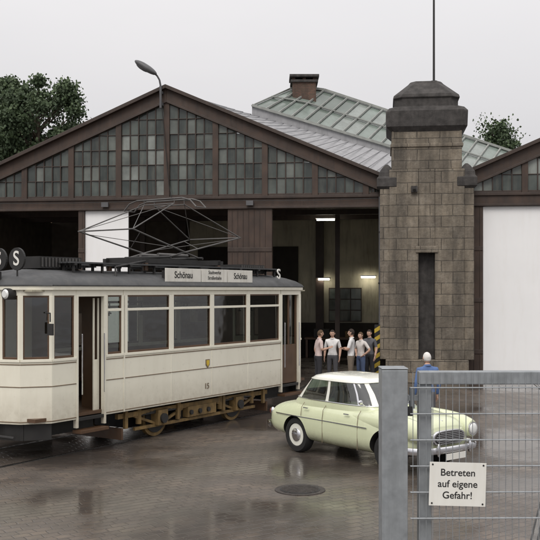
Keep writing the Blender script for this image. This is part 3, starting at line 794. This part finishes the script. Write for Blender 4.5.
for sy in(-1,1):
    b.beam((.35,sy*.712,.68),(.7,sy*.740,.68),.010,.016,'chrome'); b.beam((.7,sy*.740,.68),(2.85,sy*.765,.68),.010,.016,'chrome')
    for x in(1.20,2.28): b.beam((x,sy*.752,.86),(x+.13,sy*.752,.86),.02,.018,'chrome')
    for x,z0 in((1.13,.70),(1.72,.28),(2.62,.28)):
        b.beam((x,sy*.757,z0),(x,sy*.757,max(z0+.02,.72)),.006,.008,'creamline',up=(1,0,0)); b.beam((x,sy*.757,max(z0+.02,.72)),(x,sy*.735,.86),.006,.008,'creamline',up=(1,0,0)); b.beam((x,sy*.735,.86),(x,sy*.665,.94),.006,.008,'creamline',up=(1,0,0))
    b.cyl((2.72,sy*.62,1.0),(2.72,sy*.74,1.08),.008,'chrome'); b.ell((2.72,sy*.77,1.10),(.02,.05,.04),'chrome')
b.tube([Vector((3.0,0,.988)),Vector((3.5,0,.94)),Vector((3.85,0,.85))],.009,'chrome')
for y in(-.3,.1): b.cyl((2.88,y,1.0),(2.72,y+.28,1.15),.006,'black')
b.build('trim',C,smooth=35)

# ------------------------------------------------------------ gate and sign
G=empty('metal_gate',(.84,6.75,0),R(.8)); b=MB()
b.box(0,.195,0,.195,0,2.40,'galv'); b.box(-.004,.199,-.004,.199,2.401,2.415,'galv')
b.box(.285,.385,.05,.13,.1,2.285,'galv')
b.box(.285,3.6,.03,.13,2.286,2.385,'galv'); b.box(.285,3.6,.03,.13,.12,.2,'galv'); b.box(3.5,3.6,.05,.13,.201,2.285,'galv')
b.build('frame',G,bevel=.008)
b=MB()
z=.30
while z<2.27:
    for yy in(.018,.004): b.cyl((.215,yy+.004,z),(3.58,yy+.004,z),.0045,'galv',n=6)
    z+=.1965
x=.235
while x<3.55:
    b.cyl((x,.0145,.14),(x,.0145,2.38),.003,'galv',n=5); x+=.05
for z in(.6,2.18):
    b.cyl((.24,.09,z-.08),(.24,.09,z+.08),.022,'galv'); b.box(.19,.29,.075,.105,z-.02,z+.02,'galv')
b.box(.195,.235,.03,.05,2.05,2.12,'ink')
b.build('mesh',G)
S=empty('warning_sign',(1.405,6.745,1.545)); S.rotation_euler=(0,R(1.5),0); b=MB()
b.box(-.212,.212,-.006,-.001,-.163,.163,'sign')
for x in(-.19,.19):
    for z in(-.145,.145): b.cyl((x,-.006,z),(x,-.009,z),.007,'black')
b.build('plate',S)
for i,s in enumerate(('Betreten','auf eigene','Gefahr!')): text('sign_text',s,.074,(0,-.0065,.085-i*.085),(R(90),0,0),'ink',S,ext=.0008,bold=.012)

# ------------------------------------------------------------ trees
def tree(name,loc,h,rx,rz,nleaf,seed):
    rnd=random.Random(seed); E=empty(name,loc); b=MB()
    top=Vector((0,0,h-rz)); b.cyl((0,0,0),top*.55,.35,'bark',.25,n=10); b.cyl(top*.55,Vector((.2,0,h-rz*.7)),.25,'bark',.05,n=8)
    cl=[]
    for i in range(64):
        while True:
            p=Vector((rnd.uniform(-1,1),rnd.uniform(-1,1),rnd.uniform(-1,1)))
            if .35<p.length<1: break
        c=Vector((p.x*rx,p.y*rx,h-rz+p.z*rz*.93)); cl.append((c,rnd.uniform(.35,.95)))
        s=Vector((0,0,max(h*.4,c.z-rx*.8))); s.z=min(s.z,h-rz*.7); b.cyl(s,c,.07,'bark',.02,n=5)
    b.build('trunk',E)
    b=MB()
    for i in range(nleaf):
        c,r=rnd.choice(cl); d=Vector((rnd.gauss(0,1),rnd.gauss(0,1),rnd.gauss(0,.8)))*r*.62
        p=c+d; s=rnd.uniform(.05,.12)
        q=Euler((rnd.uniform(0,6.3),rnd.uniform(0,6.3),rnd.uniform(0,6.3))).to_matrix()
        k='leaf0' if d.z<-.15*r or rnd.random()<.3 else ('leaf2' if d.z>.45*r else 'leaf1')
        b.add([p+q@Vector(v)*s for v in((-1,-.6,0),(0,-.9,.1),(1,0,0),(0,.9,.1),(-1,.6,0))],[(0,1,2,3,4)],k)
    b.build('foliage',E); return E
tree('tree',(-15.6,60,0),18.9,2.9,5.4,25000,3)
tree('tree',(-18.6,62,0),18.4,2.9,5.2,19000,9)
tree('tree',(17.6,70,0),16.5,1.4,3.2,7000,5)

# ------------------------------------------------------------ people
def skinned(verts,edges,radii,sub,cuts):
    me=bpy.data.meshes.new('s'); me.from_pydata(verts,edges,[]); ob=bpy.data.objects.new('s',me); scene.collection.objects.link(ob)
    md=ob.modifiers.new('sk','SKIN'); md.use_smooth_shade=True
    if not me.skin_vertices: me.skin_vertices.new()
    for i,d in enumerate(me.skin_vertices[0].data):
        r=radii[i]; d.radius=(r,r); d.use_root=(i==0)
    sb=ob.modifiers.new('sb','SUBSURF'); sb.levels=sub; sb.render_levels=sub
    dg=bpy.context.evaluated_depsgraph_get(); dg.update()
    nm=bpy.data.meshes.new_from_object(ob.evaluated_get(dg))
    bm=bmesh.new(); bm.from_mesh(nm)
    for pco,pno in cuts:
        bmesh.ops.bisect_plane(bm,geom=bm.verts[:]+bm.edges[:]+bm.faces[:],plane_co=pco,plane_no=pno,dist=1e-5)
    bm.verts.index_update()
    vs=[v.co.copy() for v in bm.verts]; fs=[[v.index for v in f.verts] for f in bm.faces]
    bm.free(); bpy.data.objects.remove(ob); return vs,fs
def person(name,loc,heading,arms,shirt,pants,hair,h=1.75,lean=0,longsleeve=False,legs=None,headturn=0,bald=False):
    """faces local +y; arms = [(elbow,wrist) right(+x), left(-x)]"""
    E=empty(name,loc,heading); b=MB(); V=Vector
    sh=[(0,0,.96),(0,.0,1.08),(0,.01,1.22),(0,0,1.37),(0,-.01,1.47),(0,.0,1.56)]
    vs=[V(p) for p in sh]; rd=[.135,.130,.142,.155,.066,.058]
    ed=[(0,1),(1,2),(2,3),(3,4),(4,5)]; bones=[(0,3,'torso'),(3,4,'torso'),(4,5,'neck')]
    def ch(start,pts,rads,tags):
        prev=start
        for p,r,t in zip(pts,rads,tags):
            vs.append(V(p)); rd.append(r); i=len(vs)-1; ed.append((prev,i)); bones.append((prev,i,t)); prev=i
        return prev
    legs=legs or [((.10,.02,.50),(.11,-.02,.085)),((-.10,.0,.50),(-.13,.0,.085))]
    for sx,(kn,an) in zip((1,-1),legs):
        ch(0,[(sx*.095,0,.88),kn,(kn[0]*.5+an[0]*.5,kn[1]*.5+an[1]*.5-.01,.33),an,(an[0]+sx*.02,an[1]+.13,.04)],[.102,.072,.068,.052,.042],['thigh','thigh','shin','shin','foot'])
    hands=[]
    for sx,(el,wr) in zip((1,-1),arms):
        el=V(el);wr=V(wr)
        ch(3,[(sx*.19,-.01,1.40),el,wr],[.068,.050,.030],['torso','uarm','farm'])
        hands.append((sx,el,wr))
    cuts=[((0,0,.955),(0,0,1)),((0,0,.08),(0,0,1))]
    for sx,(el,wr) in zip((1,-1),arms):
        s0=V((sx*.19,-.01,1.40)); cuts.append((s0.lerp(V(el),.8),(V(el)-s0).normalized()))
    v2,f2=skinned([tuple(p) for p in vs],ed,rd,2,cuts)
    for p in v2:
        if .95<p.z<1.5 and abs(p.x)<.22 and abs(p.y)<.17: p.y*=.82
    def near(c):
        best=None
        for a,bb,t in bones:
            A,B=vs[a],vs[bb];AB=B-A;u=max(0,min(1,(c-A).dot(AB)/max(1e-9,AB.length_squared)));d=(c-(A+AB*u)).length-.8*(rd[a]*(1-u)+rd[bb]*u)
            if best is None or d<best[0]: best=(d,t,u)
        return best
    o=len(b.v); b.v+=v2
    for f in f2:
        c=sum((v2[i] for i in f),V())/len(f); d,t,u=near(c)
        if t in('torso','thigh'): k=pants if c.z<.955 else shirt
        else: k={'neck':'skin','uarm':shirt if (u<.8 or longsleeve) else 'skin','farm':shirt if longsleeve else 'skin','shin':pants,'foot':'c_shoe'}[t]
        if c.z<.08: k='c_shoe'
        b.f.append([o+i for i in f]); b.m.append(b.mi(k))
    for sx,el,wr in hands:
        d=(wr-el).normalized(); side=d.cross(V((0,1,0)))
        if side.length<.2: side=V((1,0,0))
        side.normalize(); nrm=side.cross(d)
        rings=[]
        for t,wd,th in((-.01,.026,.020),(.03,.038,.017),(.07,.042,.015),(.095,.038,.012)):
            rings.append([wr+d*t+nrm*(wd*math.cos(a))+side*(th*math.sin(a)) for a in[2*math.pi*i/10 for i in range(10)]])
        b.loft(rings,'skin')
        for i,L in enumerate((.068,.078,.072,.056)):
            base=wr+d*.088+nrm*(-.03+i*.02); m1=base+d*L*.5+side*(-sx*.006); m2=base+d*L*.95+side*(-sx*.022)
            b.cyl(base,m1,.0088,'skin',.008,n=6); b.cyl(m1,m2,.008,'skin',.0065,n=6)
        tb=wr+d*.03-nrm*.03; b.cyl(tb,tb+d*.035-nrm*.022,.011,'skin',.010,n=6); b.cyl(tb+d*.035-nrm*.022,tb+d*.065-nrm*.026,.010,'skin',.007,n=6)
    HT=Matrix.Translation((0,.015,1.635))@Euler((0,0,headturn)).to_matrix().to_4x4()
    nu,nv=32,20
    grid=[]
    def hairy(d): return (d.z>.50 or (d.y<-.05 and d.z>-.45) or (abs(d.x)>.75 and d.z>.05 and d.y<.35)) and not (bald and d.z>.6 and d.y>-.3)
    for i in range(1,nv):
        a=math.pi*i/nv;row=[]
        for j in range(nu):
            t=2*math.pi*j/nu; d=V((math.sin(a)*math.cos(t),math.sin(a)*math.sin(t),-math.cos(a)))
            jaw=1-.28*max(0,-d.z)**1.2
            p=V((d.x*.079*jaw,d.y*(.100 if d.y<0 else .094)*(.94 if d.z<0 else 1),d.z*.118))
            if d.y>.4 and d.z<-.45: p.y+=.008
            if hairy(d): p*=1.06
            row.append(HT@p)
        grid.append(row)
    def hk(i,j):
        a=math.pi*(i+1.5)/nv;t=2*math.pi*(j+.5)/nu
        return hair if hairy(V((math.sin(a)*math.cos(t),math.sin(a)*math.sin(t),-math.cos(a)))) else 'skin'
    b.loft(grid,hk)
    b.ell((0,.096,-.016),(.011,.018,.024),'skin',8,6,T=HT)
    for sx in(-1,1):
        b.ell((sx*.030,.081,.008),(.012,.007,.006),'c_white',8,6,T=HT); b.ell((sx*.030,.087,.008),(.005,.003,.005),'c_hdark',8,6,T=HT)
        b.ell((sx*.081,-.002,.0),(.012,.02,.03),'skin',8,6,T=HT)
        b.ell((sx*.030,.086,.026),(.016,.004,.0035),hair,8,6,T=HT)
    b.ell((0,.087,-.055),(.021,.005,.005),'c_lip',8,6,T=HT)
    b.cyl((0,-.005,1.475),(0,.0,1.505),.080,shirt,.068,n=16,caps=False)
    s=h/1.755
    for i,p in enumerate(b.v): b.v[i]=V((p.x*s,(p.y+lean*max(0,p.z-.9))*s,p.z*s))
    b.build('figure',E,smooth=60); return E
AD=[((.25,-.03,1.13),(.25,.06,.88)),((-.25,-.03,1.13),(-.25,.06,.88))]
hips=[((.36,-.08,1.16),(.20,.03,1.0)),((-.36,-.08,1.16),(-.20,.03,1.0))]
oneup=[((.26,.02,1.14),(.16,.27,1.20)),((-.25,-.03,1.13),(-.25,.06,.88))]
cross=[((.27,.05,1.15),(-.06,.22,1.18)),((-.27,.05,1.14),(.06,.24,1.14))]
person('man',(1.50,28.0,0),R(-75),oneup,'c_pink','c_darkt','c_hbrown',1.76,lean=.08)
person('man',(1.98,28.5,0),R(160),AD,'c_white','c_grey','c_hdark',1.74)
person('man',(2.50,27.8,0),R(75),cross,'c_white','c_tan','c_hdark',1.80,lean=-.03)
person('man',(2.90,28.7,0),R(125),hips,'c_offw','c_jeans','c_hbrown',1.66)
person('man',(3.22,29.1,0),R(140),AD,'c_grey','c_darkt','c_hdark',1.72)
person('man',(3.18,18.2,0),R(15),AD,'c_blue','c_grey','c_hwhite',1.74,longsleeve=True,bald=False)
